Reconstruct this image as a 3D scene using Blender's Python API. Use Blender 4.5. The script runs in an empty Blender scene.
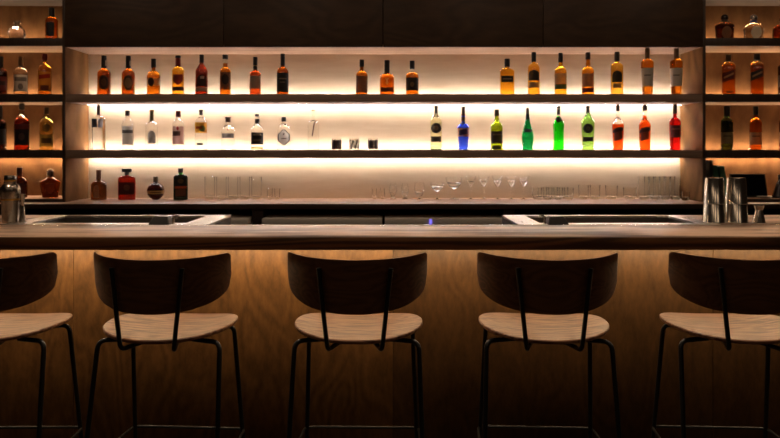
import bpy, bmesh, math, random
from mathutils import Vector, Matrix

random.seed(7)
sc = bpy.context.scene
COL = sc.collection
PI = math.pi
F, VX, HY, CZ = 730.0, 390.0, 150.0, 1.36      # focal length in px, vanishing point, eye height


def X(px, D):
    return (px - VX) / F * D


def Z(py, D):
    return CZ - (py - HY) / F * D


# ------------------------------------------------------------------ materials
def lin(c):
    o = []
    for v in c[:3]:
        v = v / 255.0
        o.append(v / 12.92 if v <= 0.04045 else ((v + 0.055) / 1.055) ** 2.4)
    return (o[0], o[1], o[2], 1.0)


_M = {}


def newmat(name):
    m = bpy.data.materials.new(name)
    m.use_nodes = True
    nt = m.node_tree
    return m, nt, nt.nodes['Principled BSDF']


def plain(c, rough=0.5, metal=0.0, spec=0.5, bump=0.0, var=0.0):
    key = ('plain', c, rough, metal, spec, bump, var)
    if key in _M:
        return _M[key]
    m, nt, b = newmat('paint_%d_%d_%d' % tuple(c[:3]))
    b.inputs['Base Color'].default_value = lin(c)
    b.inputs['Roughness'].default_value = rough
    b.inputs['Metallic'].default_value = metal
    b.inputs['Specular IOR Level'].default_value = spec
    if bump or var:
        tc = nt.nodes.new('ShaderNodeTexCoord')
        no = nt.nodes.new('ShaderNodeTexNoise')
        no.inputs['Scale'].default_value = 60
        nt.links.new(tc.outputs['Object'], no.inputs['Vector'])
        if bump:
            bu = nt.nodes.new('ShaderNodeBump')
            bu.inputs['Strength'].default_value = bump
            bu.inputs['Distance'].default_value = 0.002
            nt.links.new(no.outputs['Fac'], bu.inputs['Height'])
            nt.links.new(bu.outputs['Normal'], b.inputs['Normal'])
        if var:
            mr = nt.nodes.new('ShaderNodeMapRange')
            mr.inputs['To Min'].default_value = max(0.02, rough - var)
            mr.inputs['To Max'].default_value = min(1, rough + var)
            nt.links.new(no.outputs['Fac'], mr.inputs['Value'])
            nt.links.new(mr.outputs['Result'], b.inputs['Roughness'])
    _M[key] = m
    return m


def paper(c):
    """Label paper: matt front, lets some of the back light through."""
    key = ('paper', c)
    if key in _M:
        return _M[key]
    m, nt, b = newmat('label_paper_%d_%d_%d' % tuple(c[:3]))
    b.inputs['Base Color'].default_value = lin(c)
    b.inputs['Roughness'].default_value = 0.55
    tr = nt.nodes.new('ShaderNodeBsdfTranslucent')
    tr.inputs['Color'].default_value = lin(c)
    mx = nt.nodes.new('ShaderNodeMixShader')
    mx.inputs['Fac'].default_value = 0.32
    nt.links.new(b.outputs[0], mx.inputs[1])
    nt.links.new(tr.outputs[0], mx.inputs[2])
    nt.links.new(mx.outputs[0], nt.nodes['Material Output'].inputs['Surface'])
    _M[key] = m
    return m


def glass(c, rough=0.0, ior=1.4):
    key = ('glass', c, rough, ior)
    if key in _M:
        return _M[key]
    m, nt, b = newmat('glass_%d_%d_%d' % tuple(c[:3]))
    b.inputs['Base Color'].default_value = lin(c)
    b.inputs['Roughness'].default_value = rough
    b.inputs['IOR'].default_value = ior
    b.inputs['Transmission Weight'].default_value = 1.0
    _M[key] = m
    return m


def emit(c, s):
    m, nt, b = newmat('led_glow')
    b.inputs['Base Color'].default_value = (0.8, 0.8, 0.8, 1)
    b.inputs['Emission Color'].default_value = c
    b.inputs['Emission Strength'].default_value = s
    return m


def wood(name, dark, light, grain=(1.2, 14, 14), rough=0.5, figure=0.35, spec=0.4, fine=1.0, rings=9.0, bump=0.15, rand=True, lo=0.28, hi=0.72, fs=0.55):
    """Stained timber: long fine grain plus cathedral figure (contours of a stretched noise)."""
    m, nt, b = newmat(name)
    N, L = nt.nodes, nt.links
    tc = N.new('ShaderNodeTexCoord')
    mp = N.new('ShaderNodeMapping')
    mp.inputs['Scale'].default_value = grain
    L.new(tc.outputs['Object'], mp.inputs['Vector'])
    if rand:
        oi = N.new('ShaderNodeObjectInfo')
        ml = N.new('ShaderNodeMath')
        ml.operation = 'MULTIPLY'
        ml.inputs[1].default_value = 37.0
        L.new(oi.outputs['Random'], ml.inputs[0])
        cb = N.new('ShaderNodeCombineXYZ')
        for i in range(3):
            L.new(ml.outputs[0], cb.inputs[i])
        L.new(cb.outputs[0], mp.inputs['Location'])
    n1 = N.new('ShaderNodeTexNoise')          # fine fibres
    n1.inputs['Scale'].default_value = 5.0 * fine
    n1.inputs['Detail'].default_value = 6
    n1.inputs['Roughness'].default_value = 0.65
    L.new(mp.outputs[0], n1.inputs['Vector'])
    n2 = N.new('ShaderNodeTexNoise')          # figure
    n2.inputs['Scale'].default_value = fs
    n2.inputs['Detail'].default_value = 1.5
    n2.inputs['Distortion'].default_value = 0.4
    L.new(mp.outputs[0], n2.inputs['Vector'])
    mm = N.new('ShaderNodeMath')
    mm.operation = 'MULTIPLY'
    mm.inputs[1].default_value = rings * 6.283
    L.new(n2.outputs['Fac'], mm.inputs[0])
    sn = N.new('ShaderNodeMath')
    sn.operation = 'SINE'
    L.new(mm.outputs[0], sn.inputs[0])
    mr = N.new('ShaderNodeMapRange')
    mr.inputs['From Min'].default_value = -1
    L.new(sn.outputs[0], mr.inputs['Value'])
    mx = N.new('ShaderNodeMix')
    mx.data_type = 'FLOAT'
    mx.inputs['Factor'].default_value = figure
    L.new(n1.outputs['Fac'], mx.inputs['A'])
    L.new(mr.outputs['Result'], mx.inputs['B'])
    cr = N.new('ShaderNodeValToRGB')
    cr.color_ramp.elements[0].position = lo
    cr.color_ramp.elements[0].color = lin(dark)
    cr.color_ramp.elements[1].position = hi
    cr.color_ramp.elements[1].color = lin(light)
    L.new(mx.outputs['Result'], cr.inputs['Fac'])
    L.new(cr.outputs['Color'], b.inputs['Base Color'])
    b.inputs['Roughness'].default_value = rough
    b.inputs['Specular IOR Level'].default_value = spec
    if bump:
        bu = N.new('ShaderNodeBump')
        bu.inputs['Strength'].default_value = bump
        bu.inputs['Distance'].default_value = 0.001
        L.new(mx.outputs['Result'], bu.inputs['Height'])
        L.new(bu.outputs['Normal'], b.inputs['Normal'])
    return m


# ------------------------------------------------------------------ mesh helpers
def finish(name, bm, mats, parent=None, loc=None, smooth=True, sharp=0.6):
    bmesh.ops.recalc_face_normals(bm, faces=bm.faces[:])
    if smooth:
        for f in bm.faces:
            f.smooth = True
        for e in bm.edges:
            if len(e.link_faces) == 2 and e.calc_face_angle(0) > sharp:
                e.smooth = False
    me = bpy.data.meshes.new(name)
    bm.to_mesh(me)
    bm.free()
    for m in (mats if isinstance(mats, (list, tuple)) else [mats]):
        me.materials.append(m)
    o = bpy.data.objects.new(name, me)
    COL.objects.link(o)
    if parent is not None:
        o.parent = parent
    if loc is not None:
        o.location = loc
    return o


def thing(name, label, cat, loc=(0, 0, 0), rz=0.0, group=None):
    o = bpy.data.objects.new(name, None)
    o.empty_display_size = 0.05
    COL.objects.link(o)
    o.location = loc
    o.rotation_euler = (0, 0, rz)
    o['label'] = label
    o['category'] = cat
    if group:
        o['group'] = group
    return o


def tag(o, label, cat, group=None):
    o['label'] = label
    o['category'] = cat
    if group:
        o['group'] = group
    return o


def struct(o):
    o['kind'] = 'structure'
    return o


def box(bm, x0, x1, y0, y1, z0, z1, bev=0.0, mi=0):
    r = bmesh.ops.create_cube(bm, size=1.0)
    M = Matrix.Translation(((x0 + x1) / 2, (y0 + y1) / 2, (z0 + z1) / 2)) @ Matrix.Diagonal((abs(x1 - x0), abs(y1 - y0), abs(z1 - z0), 1))
    bmesh.ops.transform(bm, matrix=M, verts=r['verts'])
    fs = {f for v in r['verts'] for f in v.link_faces}
    for f in fs:
        f.material_index = mi
    if bev:
        es = list({e for v in r['verts'] for e in v.link_edges})
        bmesh.ops.bevel(bm, geom=es, offset=bev, segments=2, profile=0.5, affect='EDGES')


def boxobj(name, dims, mat, parent=None, bev=0.002):
    bm = bmesh.new()
    box(bm, *dims, bev=bev)
    return finish(name, bm, mat, parent)


def sprof(bm, secs, seg=24, cx=0.0, cy=0.0, cap0=True, cap1=True, matfn=None):
    """Loft of superelliptic sections (z, rx, ry, n)."""
    loops = []
    for z, rx, ry, n in secs:
        if rx < 1e-5:
            loops.append([bm.verts.new((cx, cy, z))])
            continue
        lp = []
        for i in range(seg):
            a = 2 * PI * (i + 0.5) / seg
            ca, sa = math.cos(a), math.sin(a)
            x = math.copysign(abs(ca) ** (2.0 / n), ca) * rx
            y = math.copysign(abs(sa) ** (2.0 / n), sa) * ry
            lp.append(bm.verts.new((cx + x, cy + y, z)))
        loops.append(lp)
    for k in range(len(loops) - 1):
        a, b = loops[k], loops[k + 1]
        mi = matfn(0.5 * (secs[k][0] + secs[k + 1][0])) if matfn else 0
        for i in range(seg):
            j = (i + 1) % seg
            if len(a) == 1 and len(b) == 1:
                continue
            if len(a) == 1:
                f = bm.faces.new((a[0], b[j], b[i]))
            elif len(b) == 1:
                f = bm.faces.new((a[i], a[j], b[0]))
            else:
                f = bm.faces.new((a[i], a[j], b[j], b[i]))
            f.material_index = mi
    if cap0 and len(loops[0]) > 1:
        f = bm.faces.new(list(reversed(loops[0])))
        f.material_index = matfn(secs[0][0]) if matfn else 0
    if cap1 and len(loops[-1]) > 1:
        f = bm.faces.new(loops[-1])
        f.material_index = matfn(secs[-1][0]) if matfn else 0


def lathe(bm, prof, seg=28, cx=0.0, cy=0.0):
    sprof(bm, [(z, r, r, 2) for r, z in prof], seg, cx, cy)


def fillet(pts, rad, n=6):
    P = [Vector(p) for p in pts]
    out = [P[0]]
    for i in range(1, len(P) - 1):
        a, b, c = P[i - 1], P[i], P[i + 1]
        r = min(rad, (a - b).length * 0.45, (c - b).length * 0.45)
        p0 = b + (a - b).normalized() * r
        p1 = b + (c - b).normalized() * r
        for k in range(n + 1):
            t = k / n
            out.append(p0 * (1 - t) ** 2 + b * 2 * t * (1 - t) + p1 * t * t)
    out.append(P[-1])
    return out


def tube(bm, pts, r, seg=10, closed=False):
    P = [Vector(p) for p in pts]
    n = len(P)
    loops = []
    t0 = (P[1] - P[0]).normalized()
    ref = Vector((0, 0, 1)) if abs(t0.z) < 0.9 else Vector((1, 0, 0))
    nrm = (ref - t0 * ref.dot(t0)).normalized()
    for i in range(n):
        if closed:
            t = (P[(i + 1) % n] - P[i - 1]).normalized()
        elif i == 0:
            t = (P[1] - P[0]).normalized()
        elif i == n - 1:
            t = (P[-1] - P[-2]).normalized()
        else:
            t = (P[i + 1] - P[i - 1]).normalized()
        nrm = (nrm - t * nrm.dot(t)).normalized()
        bi = t.cross(nrm)
        loops.append([bm.verts.new(P[i] + (nrm * math.cos(2 * PI * k / seg) + bi * math.sin(2 * PI * k / seg)) * r) for k in range(seg)])
    for i in range(n if closed else n - 1):
        a, b = loops[i], loops[(i + 1) % n]
        for k in range(seg):
            bm.faces.new((a[k], a[(k + 1) % seg], b[(k + 1) % seg], b[k]))
    if not closed:
        bm.faces.new(list(reversed(loops[0])))
        bm.faces.new(loops[-1])


# ------------------------------------------------------------------ shared materials
M_wall = wood('pale_niche_wood', (184, 157, 125), (194, 167, 135), grain=(1.0, 6, 8), rough=0.65, figure=0.12, bump=0.05)
M_niche = wood('oak_niche_side', (100, 67, 35), (134, 93, 54), grain=(9, 2.0, 1.4), rough=0.8, spec=0.1, figure=0.3, bump=0.05)
M_cubby = wood('walnut_cubby_back', (84, 53, 27), (112, 75, 43), grain=(3, 6, 1.6), rough=0.7, spec=0.15, figure=0.25, bump=0.05)
M_shelf = wood('dark_shelf_edge', (146, 118, 102), (172, 144, 126), grain=(1.2, 12, 20), rough=0.55, figure=0.2, bump=0.05)
M_frame = wood('dark_frame_wood', (52, 38, 30), (70, 53, 42), grain=(12, 12, 1.2), rough=0.55, figure=0.2, bump=0.05)
M_door = wood('dark_cabinet_veneer', (50, 32, 18), (68, 46, 28), grain=(2.0, 6, 6), rough=0.6, figure=0.25, bump=0.05)
M_bartop = wood('bar_top_timber', (78, 58, 43), (190, 160, 136), grain=(0.35, 2.2, 5), rough=0.36, figure=0.15, bump=0.2, fine=1.2, lo=0.40, hi=0.59)
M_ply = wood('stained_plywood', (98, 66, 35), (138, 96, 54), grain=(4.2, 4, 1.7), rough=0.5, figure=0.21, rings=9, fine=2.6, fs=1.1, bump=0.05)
M_ply_dark = wood('stained_plywood_darker', (76, 51, 27), (108, 74, 41), grain=(4.2, 4, 1.7), rough=0.5, figure=0.17, rings=9, fine=2.6, fs=1.1, bump=0.05)
M_counter = wood('back_counter_wood', (150, 112, 84), (186, 144, 112), grain=(1.0, 12, 12), rough=0.5, figure=0.25)
M_edge = wood('counter_edge_wood', (58, 38, 26), (78, 54, 38), grain=(1.0, 12, 12), rough=0.55, figure=0.25)
M_seat = wood('oak_seat_veneer', (92, 54, 33), (162, 112, 79), grain=(2.4, 24, 24), rough=0.45, figure=0.16, rings=6, fine=1.0, lo=0.36, hi=0.64, fs=0.9)
M_back = wood('dark_walnut_back', (80, 48, 27), (106, 67, 40), grain=(2.4, 24, 24), rough=0.5, figure=0.3)
M_blackmetal = plain((18, 17, 17), 0.38, 0.0, 0.5)
M_steel = plain((206, 196, 182), 0.2, 1.0, var=0.06)
M_brushed = plain((222, 214, 204), 0.3, 1.0, var=0.08)
M_dullsteel = plain((120, 112, 104), 0.45, 1.0, var=0.1)
M_black = plain((12, 11, 11), 0.6)
M_shaker = plain((164, 152, 138), 0.25, 1.0, var=0.05)
M_gold = plain((190, 140, 60), 0.3, 1.0)
M_floor = wood('dark_floor_boards', (44, 32, 24), (66, 50, 38), grain=(6, 0.8, 6), rough=0.5, figure=0.3)
M_plaster = plain((40, 33, 28), 0.9, bump=0.2)
WARM = (1.0, 0.72, 0.44, 1)
M_led = emit((1.0, 0.97, 0.98, 1), 74.0)
M_led_side = emit((1.0, 0.77, 0.51, 1), 105.0)
M_led_bar = emit((1.0, 0.74, 0.42, 1), 47.0)

# ------------------------------------------------------------------ room
XL, XR, YN, YB, ZC = -3.4, 3.4, -1.6, 5.46, 2.9
for nm, d, m in (('floor', (XL, XR, YN, YB, -0.06, 0), M_floor), ('ceiling', (XL, XR, YN, YB, ZC, ZC + 0.06), M_plaster),
                 ('wall_back', (XL, XR, YB, YB + 0.08, 0, ZC), M_plaster), ('wall_left', (XL - 0.08, XL, YN, YB, 0, ZC), M_plaster),
                 ('wall_right', (XR, XR + 0.08, YN, YB, 0, ZC), M_plaster), ('wall_front', (XL, XR, YN - 0.08, YN, 0, ZC), M_plaster)):
    struct(boxobj(nm, d, m, None, bev=0))

# ------------------------------------------------------------------ back shelving
DF, DBK, DLED = 5.0, 5.385, 5.340
S1T, S1B, S2T, S2B = Z(94, DF), Z(102, DF), Z(150, DF), Z(158, DF)
S0T, S0B = Z(38, DF), Z(46, DF)
XNL, XNR = X(65, DF), X(703, DF)
TP = 0.0171
COUNTER = 1.003
NTOP = 2.0665


def led_bars(parent, mat, x0, x1, edges):
    """One slim strip of short LED modules in the gap behind each shelf, shining straight up or down along the wall."""
    n = max(1, int((x1 - x0) / 0.11))
    for z, up in edges:
        bm = bmesh.new()
        for q in range(n):
            a, b = x0 + (x1 - x0) * q / n, x0 + (x1 - x0) * (q + 1) / n
            if up:
                box(bm, a, b, DLED + 0.002, DLED + 0.012, z - 0.004, z - 0.002, 0, 1)
                box(bm, a, b, DLED + 0.002, DLED + 0.012, z - 0.002, z, 0, 0)
            else:
                box(bm, a, b, DLED + 0.002, DLED + 0.012, z + 0.002, z + 0.004, 0, 1)
                box(bm, a, b, DLED + 0.002, DLED + 0.012, z, z + 0.002, 0, 0)
        finish('led_strip', bm, [mat, M_black], parent, smooth=False)


niche = thing('shelving_niche', 'wide backlit central wall niche with two long dark shelves of bottles', 'shelving', (0, 0, 0))
boxobj('back_panel', (XNL, XNR, DBK, DBK + 0.02, COUNTER + 0.001, NTOP + 0.018), M_wall, niche, 0)
boxobj('top_panel', (XNL, XNR, DF + 0.004, DBK - 0.0005, NTOP, NTOP + 0.018), M_counter, niche, 0)
boxobj('side_panel', (XNL, XNL + 0.003, DF + 0.002, DBK - 0.0005, COUNTER + 0.001, NTOP - 0.0005), M_niche, niche, 0)
boxobj('side_panel', (XNR - 0.003, XNR, DF + 0.002, DBK - 0.0005, COUNTER + 0.001, NTOP - 0.0005), M_niche, niche, 0)
for zb, zt in ((S1B, S1T), (S2B, S2T)):
    boxobj('shelf', (XNL + 0.0035, XNR - 0.0035, DF, DLED - 0.002, zb, zt), M_shelf, niche, 0.0015)
led_bars(niche, M_led, XNL + 0.012, XNR - 0.012, ((S1T, True), (S1B, False), (S2T, True), (S2B, False)))

CUBB = 1.0245          # top of the bottom board of the side units


def side_unit(x0, x1, inner, label):
    u = thing('shelving_unit', label, 'shelving', (0, 0, 0))
    boxobj('back_panel', (x0 + TP, x1 - TP, DBK, DBK + 0.02, COUNTER + 0.001, 2.5), M_cubby, u, 0)
    boxobj('side_panel', (x0, x0 + TP, DF - 0.004, DBK + 0.02, COUNTER + 0.001, 2.5), M_frame, u, 0.001)
    boxobj('side_panel', (x1 - TP, x1, DF - 0.004, DBK + 0.02, COUNTER + 0.001, 2.5), M_frame, u, 0.001)
    a, b = x0 + TP + 0.0005, x1 - TP - 0.0005
    boxobj('top_board', (a, b, DF, DBK - 0.001, 2.422, 2.5), M_frame, u, 0.001)
    boxobj('bottom_board', (a, b, DF, DBK - 0.001, COUNTER + 0.001, CUBB), M_counter, u, 0.001)
    boxobj('board_edging', (a, b, DF - 0.006, DF - 0.0005, COUNTER + 0.001, CUBB), M_frame, u, 0.001)
    for zb, zt in ((S0B, S0T), (S1B, S1T), (S2B, S2T)):
        s = boxobj('shelf', (a, b, DF, DLED - 0.002, zb, zt), M_counter, u, 0.0015)  # paler wood puts the light on the undersides into the colour
        boxobj('edging', (a, b, DF - 0.005, DF - 0.0003, zb, zt), M_frame, s, 0.001)
    led_bars(u, M_led_side, a + 0.01, b - 0.01, ((S0T, True), (S1T, True), (S2T, True), (S2B, False)))
    return u


side_unit(-3.36, XNL, 1, 'dark-framed open shelving bay left of the wide lit niche')
side_unit(XNR, 3.36, -1, 'dark-framed open shelving bay right of the wide lit niche')

# upper cabinets above the niche
seams = [XNL, X(224, DF), X(383, DF), X(543, DF), XNR]
where = ['dark wood wall cabinet beside the left shelving bay', 'dark wood wall cabinet above the row of eight amber bottles, left of centre',
         'dark wood wall cabinet above the gap right of three whisky bottles', 'dark wood wall cabinet beside the right shelving bay']
for i in range(4):
    c = thing('wall_cabinet', where[i], 'cabinet', ((seams[i] + seams[i + 1]) / 2, DF, NTOP), 0, 'dark wall cabinets over the niche')
    w = (seams[i + 1] - seams[i]) / 2
    boxobj('body', (-w + 0.001, w - 0.001, 0.012, 0.40, 0.019, 0.62), M_frame, c, 0.001)
    boxobj('door', (-w + 0.0025, w - 0.0025, -0.010, 0.010, -0.002, 0.62), M_door, c, 0.0015)

# back counter under the shelving
bc = thing('back_counter', 'long wooden back counter under the lit shelves holding glassware', 'counter', (0, 0, 0))
CF = 4.825
boxobj('worktop', (-3.38, 3.38, CF + 0.004, DBK + 0.03, COUNTER - 0.034, COUNTER), M_counter, bc, 0.001)
boxobj('edging', (-3.38, 3.38, CF, CF + 0.0037, COUNTER - 0.034, COUNTER - 0.0005), M_edge, bc, 0.0008)
for px in (258.5, 508.5):
    x = X(px, 4.9)
    boxobj('divider', (x - 0.037, x + 0.037, 4.87, 5.38, 0.0, COUNTER - 0.0345), M_edge, bc, 0.001)
boxobj('back_panel', (-3.38, 3.38, 5.40, 5.415, 0.0, COUNTER - 0.035), M_black, bc, 0)
boxobj('front_panel', (X(508.5, 4.9) + 0.04, 3.38, 4.90, 4.92, 0.0, 0.90), M_edge, bc, 0.001)
boxobj('front_panel', (-3.38, -1.80, 4.90, 4.92, 0.0, 0.90), M_edge, bc, 0.001)

# under-counter fridges: only the steel top edge shows over the bar
fx0, fx1 = X(258.5, 4.9) + 0.045, X(508.5, 4.9) - 0.045
fw = (fx1 - fx0) / 2
spots = [(fx0, fx0 + fw - 0.01, 'steel under-counter fridge behind the bar, just left of centre', False),
         (fx0 + fw + 0.01, fx1, 'steel under-counter fridge with a small blue display light', True),
         (X(258.5, 4.9) - 0.045 - 0.80, X(258.5, 4.9) - 0.045, 'steel under-counter fridge just past the left sink station corner', False)]
for x0, x1, lb, disp in spots:
    fr = thing('under_counter_fridge', lb, 'fridge', ((x0 + x1) / 2, 4.9, 0), 0, 'steel fridges under the back counter')
    w = (x1 - x0) / 2
    boxobj('body', (-w, w, 0.03, 0.46, 0.0, 0.859), M_dullsteel, fr, 0.003)
    boxobj('steel_top', (-w, w, -0.13, 0.46, 0.8595, 0.912), plain((250, 240, 226), 0.5), fr, 0.003)  # overhang added, with a near-white colour, to catch light from above
    boxobj('control_panel', (-w, w, 0.0, 0.0295, 0.80, 0.859), plain((240, 226, 208), 0.4), fr, 0.003)
    d1 = boxobj('door', (-w, -0.004, 0.0, 0.0295, 0.08, 0.795), M_black, fr, 0.003)
    boxobj('handle', (-0.05, -0.03, -0.03, -0.0005, 0.3, 0.65), M_brushed, d1, 0.003)
    d2 = boxobj('door', (0.004, w, 0.0, 0.0295, 0.08, 0.795), M_black, fr, 0.003)
    boxobj('handle', (0.03, 0.05, -0.03, -0.0005, 0.3, 0.65), M_brushed, d2, 0.003)
    if disp:
        px = X(429.5, 4.895) - (x0 + x1) / 2
        mb = emit((0.2, 0.16, 1.0, 1), 1.2)
        boxobj('display', (px - 0.006, px + 0.006, -0.137, -0.1305, 0.87, 0.908), mb, fr, 0)['label'] = 'small glowing blue display'

# ------------------------------------------------------------------ bar counter
BZ, BT, BF, BB, BP = 1.028, 0.05, 2.786, 3.23, 3.09
bar = thing('bar_counter', 'long bar with a grained timber top and plywood front behind the stools', 'bar', (0, 0, 0))
boxobj('front_edging', (-3.2, 3.2, BF, BF + 0.0196, BZ - BT, BZ - 0.0012), wood('dark_bar_edge', (66, 42, 20), (108, 72, 38), grain=(1.0, 8, 16), rough=0.55, figure=0.4, fine=1.2, lo=0.36, hi=0.64, bump=0.1), bar, 0.002)['label'] = 'darker timber front edge'
boxobj('countertop', (-3.2, 3.2, BF + 0.02, BB, BZ - BT, BZ), M_bartop, bar, 0.0025)
boxobj('glint_strip', (-3.15, 3.15, BB + 0.0005, BB + 0.03, BZ - 0.03, BZ - 0.001), M_steel, bar, 0.003)  # strip added to mirror the niche glow as a glint on the rear edge
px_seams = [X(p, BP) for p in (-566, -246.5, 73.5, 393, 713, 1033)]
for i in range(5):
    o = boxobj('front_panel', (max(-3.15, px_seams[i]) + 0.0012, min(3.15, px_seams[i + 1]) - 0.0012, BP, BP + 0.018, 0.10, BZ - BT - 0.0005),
               M_ply if i < 3 else M_ply_dark, bar, 0.0008)  # right-hand panels get a darker tone
boxobj('carcass', (-3.15, 3.15, BP + 0.0185, BB - 0.02, 0.10, BZ - BT - 0.0005), M_frame, bar, 0)
boxobj('plinth', (-3.15, 3.15, BP + 0.05, BB - 0.04, 0.0, 0.0995), M_black, bar, 0)
bm = bmesh.new()
yl = BP - 0.13
zl = BZ - BT
for q in range(50):
    xa, xb = -3.1 + 0.124 * q, -3.1 + 0.124 * (q + 1)
    v = [(yl, zl - 0.0005), (yl, zl - 0.010), (yl + 0.010, zl - 0.0005)]
    va = [bm.verts.new((xa,) + p) for p in v]
    vb = [bm.verts.new((xb,) + p) for p in v]
    for i in range(3):
        bm.faces.new((va[i], va[(i + 1) % 3], vb[(i + 1) % 3], vb[i]))
    bm.faces.new(va)
    bm.faces.new(list(reversed(vb)))
finish('led_strip', bm, M_led_bar, bar, smooth=False)

# ------------------------------------------------------------------ sink stations behind the bar
WZ, WN, WF = 1.020, 3.262, 3.82


def station(x0, xi0, xi1, x1, tapx, flip, lb):
    s = thing('sink_station', lb, 'sink', ((x0 + x1) / 2, WN, 0), 0, 'steel sink stations behind the bar')
    c = (x0 + x1) / 2
    a, b, i0, i1 = x0 - c, x1 - c, xi0 - c, xi1 - c
    D = WF - WN
    f0, f1 = 0.15, D - 0.035
    bm = bmesh.new()
    box(bm, a, i0, 0, D, WZ - 0.012, WZ, 0.002)
    box(bm, i1, b, 0, D, WZ - 0.012, WZ, 0.002)
    box(bm, i0, i1, 0, f0, WZ - 0.012, WZ, 0.0)
    box(bm, i0, i1, f1, D, WZ - 0.012, WZ, 0.0)
    finish('rim', bm, M_brushed, s, smooth=False)
    bm = bmesh.new()
    t = 0.006
    zb = WZ - 0.20
    box(bm, i0 - t, i0, f0 - t, f1 + t, zb, WZ - 0.0125)
    box(bm, i1, i1 + t, f0 - t, f1 + t, zb, WZ - 0.0125)
    box(bm, i0, i1, f0 - t, f0, zb, WZ - 0.0125)
    box(bm, i0, i1, f1, f1 + t, zb, WZ - 0.0125)
    box(bm, i0 - t, i1 + t, f0 - t, f1 + t, zb - t, zb)
    finish('basin', bm, M_dullsteel, s, smooth=False)
    bm = bmesh.new()
    box(bm, a, a + 0.012, 0.0, D, 0.10, WZ - 0.0125)
    box(bm, b - 0.012, b, 0.0, D, 0.10, WZ - 0.0125)
    box(bm, a + 0.012, b - 0.012, D - 0.02, D - 0.01, 0.10, WZ - 0.0125)
    box(bm, a, b, 0.0, D, 0.085, 0.0995)
    finish('cabinet', bm, M_dullsteel, s, smooth=False)
    for lx in (a + 0.04, b - 0.04):
        for ly in (0.04, D - 0.04):
            bm = bmesh.new()
            lathe(bm, [(0, 0), (0.018, 0), (0.018, 0.0845), (0, 0.0845)], 12, lx, ly)
            finish('leg', bm, M_brushed, s)
    # low dark tap block with a chrome spout, standing on the front rim
    tx = tapx - c
    k = -1 if flip else 1
    tp = bmesh.new()
    y0, y1 = 0.045, 0.125
    zt = WZ + 0.0005
    base = [(-0.052, y0), (0.044, y0), (0.044, y1), (-0.052, y1)]
    top = [(-0.030, y0 + 0.02), (0.034, y0 + 0.02), (0.034, y1 - 0.01), (-0.030, y1 - 0.01)]
    vb_ = [tp.verts.new((tx + k * p[0], p[1], zt)) for p in base]
    vt_ = [tp.verts.new((tx + k * p[0], p[1], zt + 0.036)) for p in top]
    for i in range(4):
        tp.faces.new((vb_[i], vb_[(i + 1) % 4], vt_[(i + 1) % 4], vt_[i]))
    tp.faces.new(vt_)
    tp.faces.new(list(reversed(vb_)))
    bmesh.ops.bevel(tp, geom=tp.edges[:], offset=0.003, segments=2, affect='EDGES')
    t_o = finish('tap', tp, plain((26, 23, 20), 0.3), s)
    bm = bmesh.new()
    sx = tx + k * 0.053
    tube(bm, fillet([(sx, 0.085, zt), (sx, 0.085, zt + 0.035), (sx + k * 0.012, 0.115, zt + 0.035), (sx + k * 0.012, 0.135, zt + 0.028)], 0.012), 0.0065)
    finish('spout', bm, M_steel, t_o)
    return s


station(-1.774, -1.685, -0.952, -0.832, X(162, 3.35), False, 'steel sink station behind the bar above the second stool from left')
station(0.586, 0.70, 1.44, 1.512, X(556, 3.35), True, 'steel sink station behind the bar beside the two pairs of steel tins')

for x0, x1, lb in ((-3.1, -1.776, 'wooden work ledge behind the bar under the closed cocktail shaker'),
                   (1.514, 3.1, 'wooden work ledge behind the bar under the stacked steel tins')):
    t = thing('work_ledge', lb, 'worktop', ((x0 + x1) / 2, WN, 0))
    w = (x1 - x0) / 2
    boxobj('ledge_top', (-w, w, 0, WF - WN, WZ - 0.03, WZ), M_bartop, t, 0.0015)
    boxobj('cabinet', (-w, w, 0.01, WF - WN - 0.02, 0.0, WZ - 0.0305), M_frame, t, 0.001)


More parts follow.
